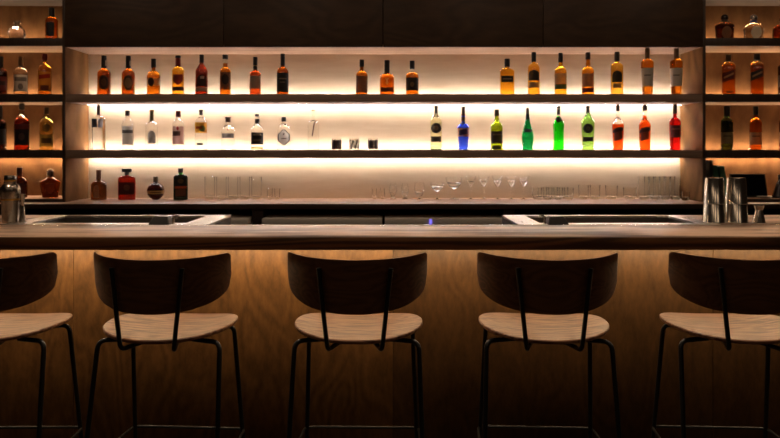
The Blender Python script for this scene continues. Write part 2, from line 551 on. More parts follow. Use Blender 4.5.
# ------------------------------------------------------------------ bar stools
def make_stool():
    st = thing('bar_stool', '', 'bar stool', (0, 0, 0))
    # seat: dished oak shell
    bm = bmesh.new()
    a, b, n, seg = 0.217, 0.213, 2.25, 64
    zt = 0.763

    def ring(s, dz, under=False):
        out = []
        for i in range(seg):
            t = 2 * PI * i / seg
            ct, sn_ = math.cos(t), math.sin(t)
            x = math.copysign(abs(ct) ** (2 / n), ct) * a * s
            y = math.copysign(abs(sn_) ** (2 / n), sn_) * b * s
            z = zt + 0.016 * (x / a) ** 2 - 0.006 * (1 - s * s) + dz - (0.010 * max(0, y / b) ** 3)
            out.append(bm.verts.new((x, y, z)))
        return out
    loops = [ring(s, 0) for s in (0.12, 0.3, 0.5, 0.7, 0.85, 0.95, 0.985)]
    loops.append(ring(1.0, -0.003))
    loops.append(ring(1.0, -0.010))
    loops += [ring(s, -0.013) for s in (0.985, 0.9, 0.7, 0.4, 0.12)]
    for p, q in zip(loops[:-1], loops[1:]):
        for i in range(seg):
            bm.faces.new((p[i], p[(i + 1) % seg], q[(i + 1) % seg], q[i]))
    bm.faces.new(loops[0])
    bm.faces.new(loops[-1])
    finish('seat', bm, M_seat, st)
    # backrest: curved shell, flat top, bowed bottom
    bm = bmesh.new()
    R, HA, NU, NV = 0.256, math.radians(63), 44, 10
    cy = -0.225 + R

    def bp(u, vv, off):
        au = abs(u)
        zt_ = 1.018 + 0.009 * u * u - 0.010 * max(0.0, (au - 0.94) / 0.06) ** 2
        zb = 1.022 - (0.082 + 0.096 * math.sqrt(max(0.0, 1 - au ** 2.1)))
        zb += 0.014 * max(0.0, (au - 0.92) / 0.08) ** 2
        z = zb + (zt_ - zb) * vv
        t = u * HA
        r = R + off
        return Vector((r * math.sin(t), cy - r * math.cos(t) - (z - 0.93) * 0.13, z))
    G = {}
    for side, off in ((0, 0.0045), (1, -0.0045)):
        for i in range(NU + 1):
            for j in range(NV + 1):
                ins = off
                if j in (0, NV) or i in (0, NU):
                    ins = off * 0.55
                G[side, i, j] = bm.verts.new(bp(-1 + 2 * i / NU, j / NV, ins))
    for side in (0, 1):
        for i in range(NU):
            for j in range(NV):
                q = (G[side, i, j], G[side, i + 1, j], G[side, i + 1, j + 1], G[side, i, j + 1])
                bm.faces.new(q if side == 0 else tuple(reversed(q)))
    rim = [(i, 0) for i in range(NU)] + [(NU, j) for j in range(NV)] + [(i, NV) for i in range(NU, 0, -1)] + [(0, j) for j in range(NV, 0, -1)]
    for k in range(len(rim)):
        p, q = rim[k], rim[(k + 1) % len(rim)]
        bm.faces.new((G[(0,) + p], G[(1,) + p], G[(1,) + q], G[(0,) + q]))
    finish('backrest', bm, M_back, st)
    # two back posts hooking under the seat
    for s in (-1, 1):
        bm = bmesh.new()
        pts = fillet([(s * 0.113, -0.2255, 0.992), (s * 0.085, -0.2225, 0.735), (s * 0.045, -0.07, 0.7315)], 0.022)
        tube(bm, pts, 0.0074, 12)
        finish('back_post', bm, M_blackmetal, st)
    # legs: tubes bent out from under the seat
    for s in (-1, 1):
        bm = bmesh.new()
        tube(bm, fillet([(s * 0.10, -0.085, 0.7355), (s * 0.202, -0.125, 0.737), (s * 0.226, -0.27, 0.0)], 0.028), 0.0079, 12)
        l = finish('leg', bm, M_blackmetal, st)
        bm = bmesh.new()
        lathe(bm, [(0, 0), (0.009, 0), (0.009, 0.012), (0, 0.012)], 14, s * 0.226, -0.27)
        finish('foot_cap', bm, M_black, l)
        bm = bmesh.new()
        tube(bm, fillet([(s * 0.09, 0.085, 0.7345), (s * 0.184, 0.105, 0.736), (s * 0.213, 0.215, 0.0)], 0.028), 0.0079, 12)
        l = finish('leg', bm, M_blackmetal, st)
        bm = bmesh.new()
        lathe(bm, [(0, 0), (0.009, 0), (0.009, 0.012), (0, 0.012)], 14, s * 0.213, 0.215)
        finish('foot_cap', bm, M_black, l)
    # foot ring tying the four legs together
    zf = 0.345
    yf, yn = 0.163, -0.202
    xf, xn = 0.199, 0.215
    bm = bmesh.new()
    ringp = [(-xf - 0.008, yf + 0.008, zf), (xf + 0.008, yf + 0.008, zf), (xn + 0.006, yn - 0.006, zf), (-xn - 0.006, yn - 0.006, zf)]
    n4 = len(ringp)
    pts = []
    for i in range(n4):
        a_, b_, c_ = Vector(ringp[i - 1]), Vector(ringp[i]), Vector(ringp[(i + 1) % n4])
        p0 = b_ + (a_ - b_).normalized() * 0.03
        p1 = b_ + (c_ - b_).normalized() * 0.03
        for k in range(6):
            t = k / 5
            pts.append(p0 * (1 - t) ** 2 + b_ * 2 * t * (1 - t) + p1 * t * t)
    tube(bm, pts, 0.0052, 10, closed=True)
    finish('footrest', bm, M_blackmetal, st)
    return st


def copy_tree(o, parent=None):
    c = o.copy()
    COL.objects.link(c)
    if parent is not None:
        c.parent = parent
    for ch in list(o.children):
        copy_tree(ch, c)
    return c


st0 = make_stool()
stools = [(X(2, 2.5), 2.5, 0.5, 'bar stool cut off by the left edge of the photo'),
          (X(172.5, 2.5), 2.5, -3.5, 'complete bar stool in front of the left sink station'),
          (X(359, 2.5), 2.5, -1, 'bar stool squarely facing the middle of the bar, below three dark cups'),
          (X(542.5, 2.5), 2.5, -2.5, 'bar stool in front of the right sink station, fourth from left'),
          (X(728, 2.5), 2.5, -3, 'bar stool below the steel tins, cut off by the photo\'s right edge')]
srcs = [st0] + [copy_tree(st0) for _ in stools[1:]]
for o, (x, y, a, lb) in zip(srcs, stools):
    o.location = (x, y, 0)
    o.rotation_euler = (0, 0, math.radians(a))
    o['label'] = lb
    o['group'] = 'wooden bar stools along the bar'

# ------------------------------------------------------------------ bottles
AMBER = (186, 100, 14)
AMBER2 = (158, 70, 9)
GOLDEN = (238, 166, 40)
DEEP = (122, 30, 9)
CLEAR = (250, 250, 246)


class Shape:
    def __init__(s, H, W, sh=0.60, ne=0.74, nr=0.30, bt=1.0, k=0.7, asp=1.0, n=2.0, waist=0.0, bulb=0.0, kind='std'):
        s.H, s.W, s.asp, s.n = H, W / 2, asp, n
        P = []
        if kind == 'ball':
            for i in range(15):
                t = -1 + (i + 1) * (1.0 + 0.94) / 16
                P.append(((t + 1) / 2 * ne / 0.985, math.sqrt(max(0.02, 1 - t * t))))
            P = [(0.0, 0.35)] + P + [(ne, nr), (0.985, nr)]
        else:
            P += [(0.0, 0.90 * bt), (0.006, 0.97 * bt), (0.02, bt)]
            for i in range(1, 9):
                t = i / 9
                P.append((0.02 + (sh - 0.02) * t, bt + (1 - bt) * t - waist * math.sin(PI * t)))
            P.append((sh, 1.0))
            for i in range(1, 10):
                t = i / 9
                ra = 0.5 + 0.5 * math.cos(PI * t)
                rb = math.sqrt(max(0, 1 - t * t))
                P.append((sh + (ne - sh) * t, nr + (1 - nr) * (ra * (1 - k) + rb * k)))
            if bulb:
                for i in range(1, 6):
                    t = i / 6
                    P.append((ne + 0.10 * t, nr * (1 + bulb * math.sin(PI * t))))
                P.append((ne + 0.10, nr))
            P.append((0.985, nr))
        s.P = P
        s.sh, s.ne, s.nr = sh, ne, nr

    def r(s, z):
        P = s.P
        if z <= P[0][0]:
            return P[0][1]
        for (a, ra), (b, rb) in zip(P[:-1], P[1:]):
            if z <= b:
                return ra + (rb - ra) * ((z - a) / max(1e-9, b - a))
        return P[-1][1]

    def sec(s, z, grow=0.0):
        r = s.r(z)
        f = 1.0 if z <= s.sh else max(0.0, 1 - (z - s.sh) / max(1e-6, s.ne - s.sh))
        n = 2 + (s.n - 2) * f
        asp = 1 + (s.asp - 1) * f
        return (r * s.W + grow, r * s.W * asp + grow, n)

    def front(s, xf, z):
        rx, ry, n = s.sec(z)
        q = min(0.995, abs(xf * s.W) / max(1e-6, rx))
        return ry * (1 - q ** n) ** (1 / n)


def patch(bm, S, lb):
    """A label lying on the front of the bottle: kind, z0, z1, half width, colour, extra."""
    kind, z0, z1, hw = lb[0], lb[1], lb[2], lb[3]
    ex = lb[5] if len(lb) > 5 else 0.0
    lift = lb[6] if len(lb) > 6 else 0.0007
    NZ, NX = 10, 12
    rows = []
    for i in range(NZ + 1):
        t = i / NZ
        if kind == 'disc':
            t = 0.5 - 0.5 * math.cos(PI * t)
            h = hw * math.sqrt(max(0.0, 1 - (2 * t - 1) ** 2)) + 1e-4
        elif kind == 'hex':
            h = hw * min(1.0, 0.08 + 3.2 * min(t, 1 - t))
        elif kind == 'shield':
            h = hw * (min(1.0, 0.25 + 1.9 * t))
        elif kind == 'arch':
            h = hw * math.sqrt(max(0.02, 1 - max(0.0, (t - 0.6) / 0.4) ** 2 * 0.95))
        else:
            h = hw
        row = []
        for j in range(NX + 1):
            u = -1 + 2 * j / NX
            x = u * h
            z = z0 + (z1 - z0) * t
            off = 0.0
            if kind == 'slant':
                z += ex * u
            elif kind == 'edge':
                off = ex[0] + (ex[1] - ex[0]) * t
            elif kind != 'stick':
                off = ex if kind in ('disc', 'hex', 'shield', 'band', 'arch') else 0.0
            if kind == 'stick':
                x = x + ex * (t - 0.5)
            x = max(-0.97, min(0.97, x + off))
            xx = x * S.W
            rx = S.r(z) * S.W
            xx = max(-rx * 0.985, min(rx * 0.985, xx))
            row.append(bm.verts.new((xx * (1 + lift / max(rx, 0.004)), -(S.front(xx / S.W, z) + lift), z * S.H)))
        rows.append(row)
    for i in range(NZ):
        for j in range(NX):
            bm.faces.new((rows[i][j], rows[i][j + 1], rows[i + 1][j + 1], rows[i + 1][j]))


def bottle(label, px, top, w, base, D, gcol, caps, labels=(), name='liquor_bottle', cat='bottle', group=None, fill=None, topcol=CLEAR,
           rough=0.0, ior=1.45, seg=28, rz=None, gmat=None, **kw):
    H = Z(top, D) - base
    S = Shape(H, w * D / F, **kw)
    if rz is None:      # round bottles stand with the label turned to the room's middle
        rz = -math.atan2(X(px, D), D) * 0.9
    b = thing(name, label, cat, (X(px, D), D, base + 0.0003), rz, group)
    bm = bmesh.new()
    zs = sorted({round(p[0], 5) for p in S.P} | ({fill} if fill else set()))
    secs = []
    for z in zs:
        rx, ry, n = S.sec(z)
        secs.append((z * H, rx, ry, n))
    if gcol == CLEAR:
        ior = 1.31
    mats = [gmat or glass(gcol, rough, ior)]
    fn = None
    if fill:
        mats.append(glass(topcol, rough, ior))
        fn = (lambda z: 1 if z > fill * H else 0)
    sprof(bm, secs, seg, matfn=fn)
    finish('glass_body', bm, mats, b)
    for i, cp in enumerate(caps):
        z0, z1, sc_, col = cp[:4]
        mat = plain(col, cp[4] if len(cp) > 4 else 0.45, cp[5] if len(cp) > 5 else 0.0)
        bm = bmesh.new()
        r0 = S.r(z0) * S.W * sc_ + 0.0006
        r1 = S.r(min(z1, 0.985)) * S.W * sc_ + 0.0006
        if len(cp) > 6:      # square stopper
            sprof(bm, [(z0 * H, r0, r0 * cp[6], 6), (z1 * H, r1, r1 * cp[6], 6)], 24)
        else:
            dz = min(0.002, (z1 - z0) * H * 0.2)
            lathe(bm, [(r0, z0 * H), (r1, z1 * H - dz), (r1 * 0.9, z1 * H)], 20)
        finish('cap' if z1 > 0.97 else 'neck_band', bm, mat, b)
    for lb in labels:
        bm = bmesh.new()
        patch(bm, S, lb)
        o = finish('label', bm, paper(lb[4]) if len(lb[4]) == 3 else plain(lb[4][:3], 0.4), b)
    return b


BLK = (20, 18, 18)
R1, R2, R3 = S1T, S2T, COUNTER
DB = 5.16
gA, gB, gC = 'bottles on the top niche shelf', 'bottles on the middle niche shelf', 'liqueur bottles on the back counter'


def r1(label, px, top, w, gcol, caps, labels=(), **k):
    D = 5.08 if top < 50 else DB
    return bottle(label, px, top, w, R1, D, gcol, caps, labels, group=gA, **k)


def r2(label, px, top, w, gcol, caps, labels=(), **k):
    return bottle(label, px, top, w, R2, DB, gcol, caps, labels, group=gB, **k)


# ---- top niche shelf
r1('amber bottle with dark round label, leftmost on the top niche shelf', 104, 55.8, 12.8, AMBER2, [(0.70, 1.0, 1.25, BLK)],
   [('disc', 0.14, 0.50, 0.72, (70, 40, 22)), ('disc', 0.22, 0.42, 0.4, (104, 62, 34), 0, 0.0012), ('band', 0.74, 0.88, 0.22, (190, 170, 140), 0.1, 0.0035)], sh=0.55, ne=0.67, nr=0.30)
r1('amber bottle with a tan round label, second on the top niche shelf', 128.3, 56, 12.6, AMBER2, [(0.70, 1.0, 1.25, BLK)],
   [('disc', 0.12, 0.50, 0.74, (88, 62, 40)), ('disc', 0.18, 0.44, 0.5, (150, 118, 80), 0, 0.0012), ('band', 0.74, 0.88, 0.22, (190, 170, 140), 0.1, 0.0035)], sh=0.55, ne=0.67, nr=0.30)
r1('shorter amber bottle with dark disc and beige side label, black stopper', 153.6, 58.8, 13, AMBER, [(0.76, 1.0, 1.3, BLK)],
   [('band', 0.26, 0.46, 0.9, (176, 140, 96)), ('disc', 0.24, 0.48, 0.42, (60, 34, 20), -0.35, 0.0012)], sh=0.52, ne=0.68, nr=0.28)
r1('yellow bottle with a red neck capsule and dark red shield label', 178, 55.8, 11.6, GOLDEN, [(0.72, 0.94, 1.15, (140, 28, 18)), (0.94, 1.0, 1.25, BLK)],
   [('shield', 0.26, 0.52, 0.78, (110, 34, 22)), ('band', 0.12, 0.21, 0.9, (66, 40, 24))], sh=0.62, ne=0.72, nr=0.36, k=0.9)
r1('deep red bottle with black cap and silver band near its base', 201.6, 54.7, 12.2, DEEP, [(0.80, 1.0, 1.15, BLK)],
   [('arch', 0.22, 0.50, 0.7, (58, 24, 18)), ('band', 0.10, 0.20, 0.9, (170, 150, 128)), ('band', 0.40, 0.46, 0.3, (190, 170, 150), 0.1, 0.0012)], sh=0.58, ne=0.78, nr=0.30, k=0.35)
r1('slim amber bottle with long pale neck and dark round label', 225.3, 54.7, 10.8, AMBER, [(0.89, 1.0, 1.2, BLK)],
   [('band', 0.14, 0.56, 0.92, (112, 72, 42)), ('disc', 0.26, 0.52, 0.62, (44, 30, 22), 0, 0.0012)], sh=0.58, ne=0.70, nr=0.42, fill=0.79, k=0.6)
r1('brown whiskey bottle with a grey square label and black gold-ringed cap', 255.3, 57, 11.2, (170, 62, 18), [(0.68, 1.0, 1.2, BLK), (0.76, 0.775, 1.35, (170, 130, 60))],
   [('band', 0.18, 0.50, 0.93, (160, 142, 122))], sh=0.52, ne=0.66, nr=0.32)
r1('orange bottle with a tall black label, right end of the eight bottles', 282.7, 53.8, 11.8, AMBER2, [(0.72, 1.0, 1.2, BLK)],
   [('band', 0.08, 0.53, 0.95, (32, 27, 24)), ('band', 0.38, 0.41, 0.6, (120, 104, 84), 0, 0.0012), ('band', 0.30, 0.32, 0.4, (120, 104, 84), 0, 0.0012)], sh=0.56, ne=0.69, nr=0.30)
r1('amber bottle with a tall tan label, left of three at mid shelf', 361.8, 59.7, 11.8, AMBER, [(0.80, 1.0, 1.25, BLK)],
   [('band', 0.08, 0.54, 0.95, (128, 88, 60))], sh=0.56, ne=0.70, nr=0.30)
r1('broad copper bottle with an antler emblem, middle of three at mid shelf', 387, 60.3, 14.6, (200, 96, 16), [(0.66, 1.0, 1.15, BLK)],
   [('band', 0.10, 0.22, 0.86, (84, 34, 16)), ('stick', 0.34, 0.48, 0.06, (150, 120, 86), 0.35), ('stick', 0.34, 0.48, 0.06, (150, 120, 86), -0.35),
    ('band', 0.30, 0.37, 0.06, (150, 120, 86))], sh=0.47, ne=0.64, nr=0.32, k=0.6)
r1('round-shouldered amber bottle with black label, right of three at mid shelf', 412.2, 60.8, 13, AMBER, [(0.76, 1.0, 1.35, BLK)],
   [('band', 0.14, 0.50, 0.93, (34, 27, 24)), ('disc', 0.24, 0.38, 0.3, (110, 84, 54), 0, 0.0012)], sh=0.56, ne=0.66, nr=0.28, k=0.95, fill=0.66)
r1('square-shouldered golden bottle with a black label, standing alone-ish beside taller slim one', 507.2, 58.8, 14.2, GOLDEN, [(0.78, 1.0, 1.35, BLK)],
   [('band', 0.36, 0.53, 0.82, (30, 27, 25)), ('band', 0.43, 0.46, 0.6, (130, 116, 96), 0, 0.0012)], sh=0.64, ne=0.74, nr=0.28, k=0.9, asp=0.7, n=3.2)['label'] = 'square-shouldered golden bottle with a small black label and black cap'
r1('golden bottle with an arched dark label above a beige one', 533.8, 52.2, 11.8, GOLDEN, [(0.78, 1.0, 1.2, BLK)],
   [('arch', 0.34, 0.58, 0.85, (52, 42, 32)), ('band', 0.18, 0.30, 0.8, (160, 130, 92))], sh=0.64, ne=0.74, nr=0.32, k=0.8)
r1('gold bottle with a beige label over a green stripe', 560.6, 53, 11.8, (238, 164, 38), [(0.78, 1.0, 1.2, BLK)],
   [('band', 0.27, 0.51, 0.92, (176, 140, 104)), ('band', 0.15, 0.26, 0.93, (52, 80, 44))], sh=0.57, ne=0.68, nr=0.30, bulb=0.2)
r1('amber bottle with a beige label over a dark red stripe', 588, 52.5, 12, (232, 144, 30), [(0.84, 1.0, 1.3, BLK)],
   [('band', 0.20, 0.50, 0.92, (160, 118, 84)), ('band', 0.07, 0.17, 0.93, (104, 40, 22))], sh=0.56, ne=0.68, nr=0.32, bulb=0.2)
r1('pale yellow bottle with black arched label and small lower label', 617, 52, 12.2, (246, 184, 60), [(0.79, 1.0, 1.2, (58, 50, 40))],
   [('arch', 0.30, 0.56, 0.75, (46, 38, 28)), ('band', 0.17, 0.27, 0.62, (120, 96, 62))], sh=0.67, ne=0.75, nr=0.34, k=0.9)
for px, lb in ((647.3, 'high-shouldered amber bottle with tall silver label, second from niche right end'),
               (676.3, 'high-shouldered amber bottle with tall silver label against the niche right side')):
    r1(lb, px, 48.7, 12.4, (206, 116, 22), [(0.79, 1.0, 1.15, (120, 92, 62))],
       [('band', 0.18, 0.57, 0.93, (196, 182, 168, 1)), ('band', 0.40, 0.43, 0.5, (120, 108, 98, 1), 0, 0.0012)], sh=0.70, ne=0.77, nr=0.32, bt=0.80, k=0.85)

# ---- middle niche shelf
r2('square clear bottle with a navy corner label, leftmost on middle niche shelf', 98.6, 105, 12.2, CLEAR, [(0.78, 1.0, 1.15, (72, 54, 46))],
   [('band', 0.50, 0.69, 0.48, (40, 40, 48), -0.42), ('band', 0.50, 0.69, 0.38, (150, 150, 158), 0.55)], sh=0.68, ne=0.76, nr=0.22, k=0.9, n=3.5, asp=0.8, rz=0.0)
r2('clear bottle with a tall grey label crossed by a dark band', 127.6, 110.3, 11.4, CLEAR, [(0.86, 1.0, 1.5, (56, 50, 48))],
   [('band', 0.13, 0.60, 0.85, (150, 140, 130)), ('band', 0.42, 0.50, 0.85, (70, 62, 58), 0, 0.0013)], sh=0.60, ne=0.84, nr=0.26, k=0.45)
r2('clear round-shouldered bottle with a gold-green neck and small grey label', 151.7, 109.7, 11.8, CLEAR, [(0.72, 0.95, 1.2, (104, 92, 44)), (0.95, 1.0, 1.45, (150, 110, 60))],
   [('arch', 0.15, 0.48, 0.62, (140, 132, 124))], sh=0.58, ne=0.71, nr=0.26, k=0.7)
r2('clear bottle with a red cap and a red and grey label', 178.3, 111, 11.6, CLEAR, [(0.84, 1.0, 1.3, (120, 40, 34))],
   [('band', 0.14, 0.60, 0.9, (190, 150, 140)), ('band', 0.36, 0.48, 0.6, (96, 66, 58), -0.25, 0.0013), ('disc', 0.5, 0.6, 0.2, (170, 40, 40), -0.1, 0.0015)], sh=0.62, ne=0.80, nr=0.32, k=0.6)
r2('clear bottle with a yellow and orange label, fifth on middle niche shelf', 201, 109.5, 11.8, CLEAR, [(0.86, 1.0, 1.3, (84, 76, 70))],
   [('band', 0.42, 0.68, 0.95, (206, 140, 40)), ('disc', 0.45, 0.60, 0.5, (110, 116, 50), 0.2, 0.0013), ('band', 0.52, 0.58, 0.5, (150, 60, 30), -0.3, 0.0015),
    ('band', 0.12, 0.17, 0.5, (60, 52, 48), -0.15)], sh=0.68, ne=0.82, nr=0.26, k=0.6)
r2('short broad clear bottle with a narrow grey band label and brown stopper', 228, 117, 13, CLEAR, [(0.84, 1.0, 1.35, (112, 82, 66)), (0.96, 1.0, 1.7, (112, 82, 66))],
   [('band', 0.36, 0.50, 0.85, (120, 112, 110)), ('disc', 0.58, 0.65, 0.1, (170, 60, 50))], sh=0.56, ne=0.76, nr=0.28, k=0.55)
r2('clear bottle with a large black label and yellowish base', 257.2, 114, 12.4, CLEAR, [(0.74, 0.86, 1.35, (50, 42, 36)), (0.93, 1.0, 1.25, (60, 50, 42))],
   [('band', 0.15, 0.48, 0.94, (44, 36, 32)), ('band', 0.40, 0.45, 0.6, (160, 140, 110), 0, 0.0013), ('band', 0.24, 0.30, 0.6, (110, 90, 70), 0, 0.0013),
    ('band', 0.03, 0.08, 0.95, (220, 190, 110))], sh=0.52, ne=0.72, nr=0.28, k=0.5)
r2('clear bottle with a black-edged hexagonal label', 283.8, 117, 12.8, CLEAR, [(0.86, 1.0, 1.35, (58, 52, 50))],
   [('hex', 0.13, 0.62, 0.86, (206, 196, 184))] + [('edge', za, zb, 0.08, (60, 56, 56), (xa, xb), 0.0013) for za, zb, xa, xb in
     ((0.13, 0.28, -0.06, -0.82), (0.13, 0.28, 0.06, 0.82), (0.47, 0.62, -0.82, -0.06), (0.47, 0.62, 0.82, 0.06), (0.28, 0.47, -0.82, -0.82), (0.28, 0.47, 0.82, 0.82))] + [ ('stick', 0.44, 0.51, 0.08, (80, 70, 66), 0.1, 0.0018),
    ('band', 0.33, 0.36, 0.4, (110, 100, 92), 0, 0.0018)], sh=0.60, ne=0.80, nr=0.26, k=0.5)
r2('clear bottle with a slanting dark vanilla-pod stripe', 313.4, 109.7, 11.2, CLEAR, [(0.96, 1.0, 1.3, (180, 120, 84))],
   [('stick', 0.34, 0.70, 0.11, (74, 44, 34), 0.40), ], sh=0.62, ne=0.74, nr=0.26, k=0.6)
r2('pale green-tinted bottle with a black disc over a black plate label', 436.1, 105.3, 11.6, (240, 240, 196), [(0.81, 1.0, 1.25, (62, 50, 46))],
   [('disc', 0.37, 0.60, 0.88, (66, 56, 50)), ('disc', 0.43, 0.54, 0.42, (110, 96, 84), 0, 0.0013), ('band', 0.18, 0.30, 0.82, (74, 66, 58)),
    ('band', 0.075, 0.095, 0.9, (214, 196, 160)), ('band', 0.0, 0.025, 0.9, (70, 120, 60))], sh=0.62, ne=0.80, nr=0.24, k=0.35)
r2('blue bottle with an orange-bordered label', 463.3, 106.7, 11.8, (40, 70, 235), [(0.66, 0.84, 1.2, (88, 52, 40)), (0.84, 1.0, 1.1, (86, 60, 50)), (0.76, 0.79, 1.25, (40, 60, 180))],
   [('band', 0.31, 0.50, 0.93, (190, 124, 90)), ('slant', 0.35, 0.47, 0.7, (64, 46, 90), 0.02, 0.0013)], sh=0.50, ne=0.63, nr=0.28, bt=0.80, k=0.55)
r2('olive green bottle with a ringed neck and wide dark label', 496.7, 109.5, 12, (150, 180, 20), [(0.84, 1.0, 1.2, (70, 62, 48))],
   [('band', 0.16, 0.46, 0.94, (56, 44, 40)), ('arch', 0.01, 0.13, 0.7, (52, 46, 34)), ('band', 0.36, 0.40, 0.6, (110, 90, 76), 0, 0.0013)], sh=0.55, ne=0.70, nr=0.32, k=0.8, bulb=0.35)
r2('emerald green bottle with a long tapering neck and waisted collar', 527.6, 108, 12, (10, 150, 74), [(0.72, 0.86, 1.12, (52, 50, 46)), (0.86, 1.0, 1.15, (120, 100, 92))],
   [('band', 0.42, 0.50, 0.62, (60, 44, 66), 0.05)], sh=0.26, ne=0.84, nr=0.24, bt=0.84, k=0.05)
r2('bright lime green bottle with a black pointed collar label', 558.6, 106, 11.4, (26, 215, 20), [(0.80, 0.93, 1.15, (52, 44, 40)), (0.94, 1.0, 1.2, (60, 50, 46))],
   [('shield', 0.62, 0.74, 0.55, (40, 44, 34))], sh=0.56, ne=0.78, nr=0.24, k=0.25, waist=0.12, fill=0.76)
r2('light green bottle with a black disc over a black plate label', 588, 105.5, 13, (150, 214, 96), [(0.83, 1.0, 1.15, (62, 52, 48))],
   [('disc', 0.37, 0.59, 0.72, (46, 40, 38)), ('band', 0.19, 0.29, 0.72, (46, 42, 36)), ('disc', 0.43, 0.53, 0.3, (84, 74, 62), 0, 0.0013),
    ('band', 0.09, 0.11, 0.9, (200, 220, 160))], sh=0.60, ne=0.82, nr=0.25, bt=0.85, k=0.35)
r2('red aperitif bottle with clear top and slanted dark label, third from niche right', 618, 105, 11.4, (240, 84, 20), [(0.86, 1.0, 1.25, (74, 56, 48))],
   [('slant', 0.22, 0.50, 0.62, (92, 58, 46), 0.02), ('slant', 0.40, 0.47, 0.85, (60, 34, 30), 0.03, 0.0014)], sh=0.54, ne=0.72, nr=0.26, bt=0.86, k=0.5, fill=0.56)
r2('orange-red bottle full to the neck with slanted dark label', 644.8, 105, 11.6, (238, 84, 16), [(0.87, 1.0, 1.25, (74, 56, 48))],
   [('slant', 0.22, 0.50, 0.62, (92, 52, 40), 0.02), ('slant', 0.40, 0.47, 0.85, (60, 34, 30), 0.03, 0.0014)], sh=0.54, ne=0.70, nr=0.30, bt=0.88, k=0.45, fill=0.76)
r2('red bitter bottle with a dark rectangular label, rightmost in the niche', 675, 104.6, 11.2, (222, 26, 22), [(0.80, 1.0, 1.25, (92, 74, 56))],
   [('band', 0.28, 0.54, 0.85, (92, 60, 62), 0.1), ('band', 0.44, 0.48, 0.6, (140, 110, 100), 0.1, 0.0013)], sh=0.60, ne=0.72, nr=0.30, bt=0.88, k=0.75)

# small cups between the clear and the coloured bottles
for px, c1, c2, lb in ((336.6, (70, 44, 30), (34, 26, 24), 'small brown ribbed cup, left of three on the middle shelf'),
                       (354.3, (190, 178, 166), (60, 50, 46), 'small silver patterned cup, middle of three on the middle shelf'),
                       (373, (52, 40, 38), (28, 22, 22), 'small dark ribbed cup, right of three on the middle shelf')):
    t = thing('cup', lb, 'cup', (X(px, DB), DB, R2 + 0.0003), 0, 'small cups on the middle niche shelf')
    k = DB / F
    h, rt, rb = 11.6 * k, 4.6 * k, 4.0 * k
    bm = bmesh.new()
    lathe(bm, [(0, 0), (rb, 0), (rt, h), (rt * 0.9, h), (rb * 0.88, 0.006), (0, 0.006)], 24)
    finish('glass_shell', bm, glass(CLEAR, 0, 1.45), t)
    bm = bmesh.new()
    for i in range(14):           # upright staves round the cup
        a = 2 * PI * i / 14
        m = Matrix.Rotation(a, 4, 'Z')
        r = bmesh.ops.create_cube(bm, size=1)
        rr = rt + 0.0012
        hh = h * (0.80 + 0.1 * ((i * 7) % 3) / 2)
        tilt = 0.25 if c1[0] > 150 else 0.0
        bmesh.ops.transform(bm, matrix=m @ Matrix.Translation((0, -rr, hh / 2 + 0.003)) @ Matrix.Rotation(tilt, 4, 'Y') @ Matrix.Diagonal((rr * (0.25 if tilt else 0.38), 0.0022, hh - 0.006, 1)), verts=r['verts'])
        for v_ in r['verts']:
            for f_ in v_.link_faces:
                f_.material_index = i % 2
    finish('sleeve', bm, [plain(c1, 0.5), plain(c2, 0.5)], t, smooth=False)

# ---- liqueurs on the back counter
DC = 5.24
bottle('brown square liqueur bottle with a pale side label on the counter', 98.8, 170, 15, R3, DC, (140, 76, 26), [(0.68, 1.0, 1.3, (112, 62, 32))],
       [('arch', 0.08, 0.50, 0.34, (176, 148, 116), -0.28)], group=gC, sh=0.50, ne=0.64, nr=0.24, k=0.9, n=4, asp=0.8)
bottle('red amber square bottle with a flat square black stopper', 126.9, 168.7, 16.6, R3, DC, (176, 34, 14), [(0.80, 0.89, 1.2, (70, 52, 40)), (0.89, 1.0, 2.6, (34, 30, 26), 0.4, 0, 0.9)],
       [('band', 0.18, 0.56, 0.86, (84, 30, 22)), ('disc', 0.30, 0.50, 0.35, (120, 70, 50), 0, 0.0013)], group=gC, sh=0.68, ne=0.78, nr=0.22, k=0.9, n=6, asp=0.75)
bottle('dark globe-shaped liqueur bottle with a gold waist band', 155.7, 176.5, 17, R3, DC, (64, 20, 12), [(0.76, 1.0, 1.35, (88, 66, 34))],
       [('band', 0.27, 0.40, 0.93, (196, 160, 96)), ('band', 0.31, 0.36, 0.6, (90, 60, 30), 0, 0.0013)], group=gC, kind='ball', ne=0.74, sh=0.3, nr=0.20)
bottle('black-green square flask bottle with orange-banded dark label', 180.7, 168.3, 14, R3, DC, (26, 40, 20), [(0.86, 1.0, 1.35, (30, 26, 24)), (0.81, 0.86, 1.1, (40, 170, 40))],
       [('band', 0.10, 0.72, 0.78, (40, 38, 34)), ('band', 0.36, 0.44, 0.78, (186, 84, 46), 0, 0.0013), ('disc', 0.52, 0.68, 0.4, (110, 84, 60), 0, 0.0013),
        ('band', 0.12, 0.34, 0.7, (120, 76, 56), 0, 0.0013)], group=gC, sh=0.72, ne=0.81, nr=0.26, k=0.9, n=5, asp=0.62)

# ---- left shelving bay
gL = 'bottles in the left shelving bay'
LD = 5.16


def lb_(label, px, top, w, base, gcol, caps, labels=(), **k):
    D = 5.09 if 103 < top < 104 else LD
    return bottle(label, px, top, w, base, D, gcol, caps, labels, group=gL, **k)


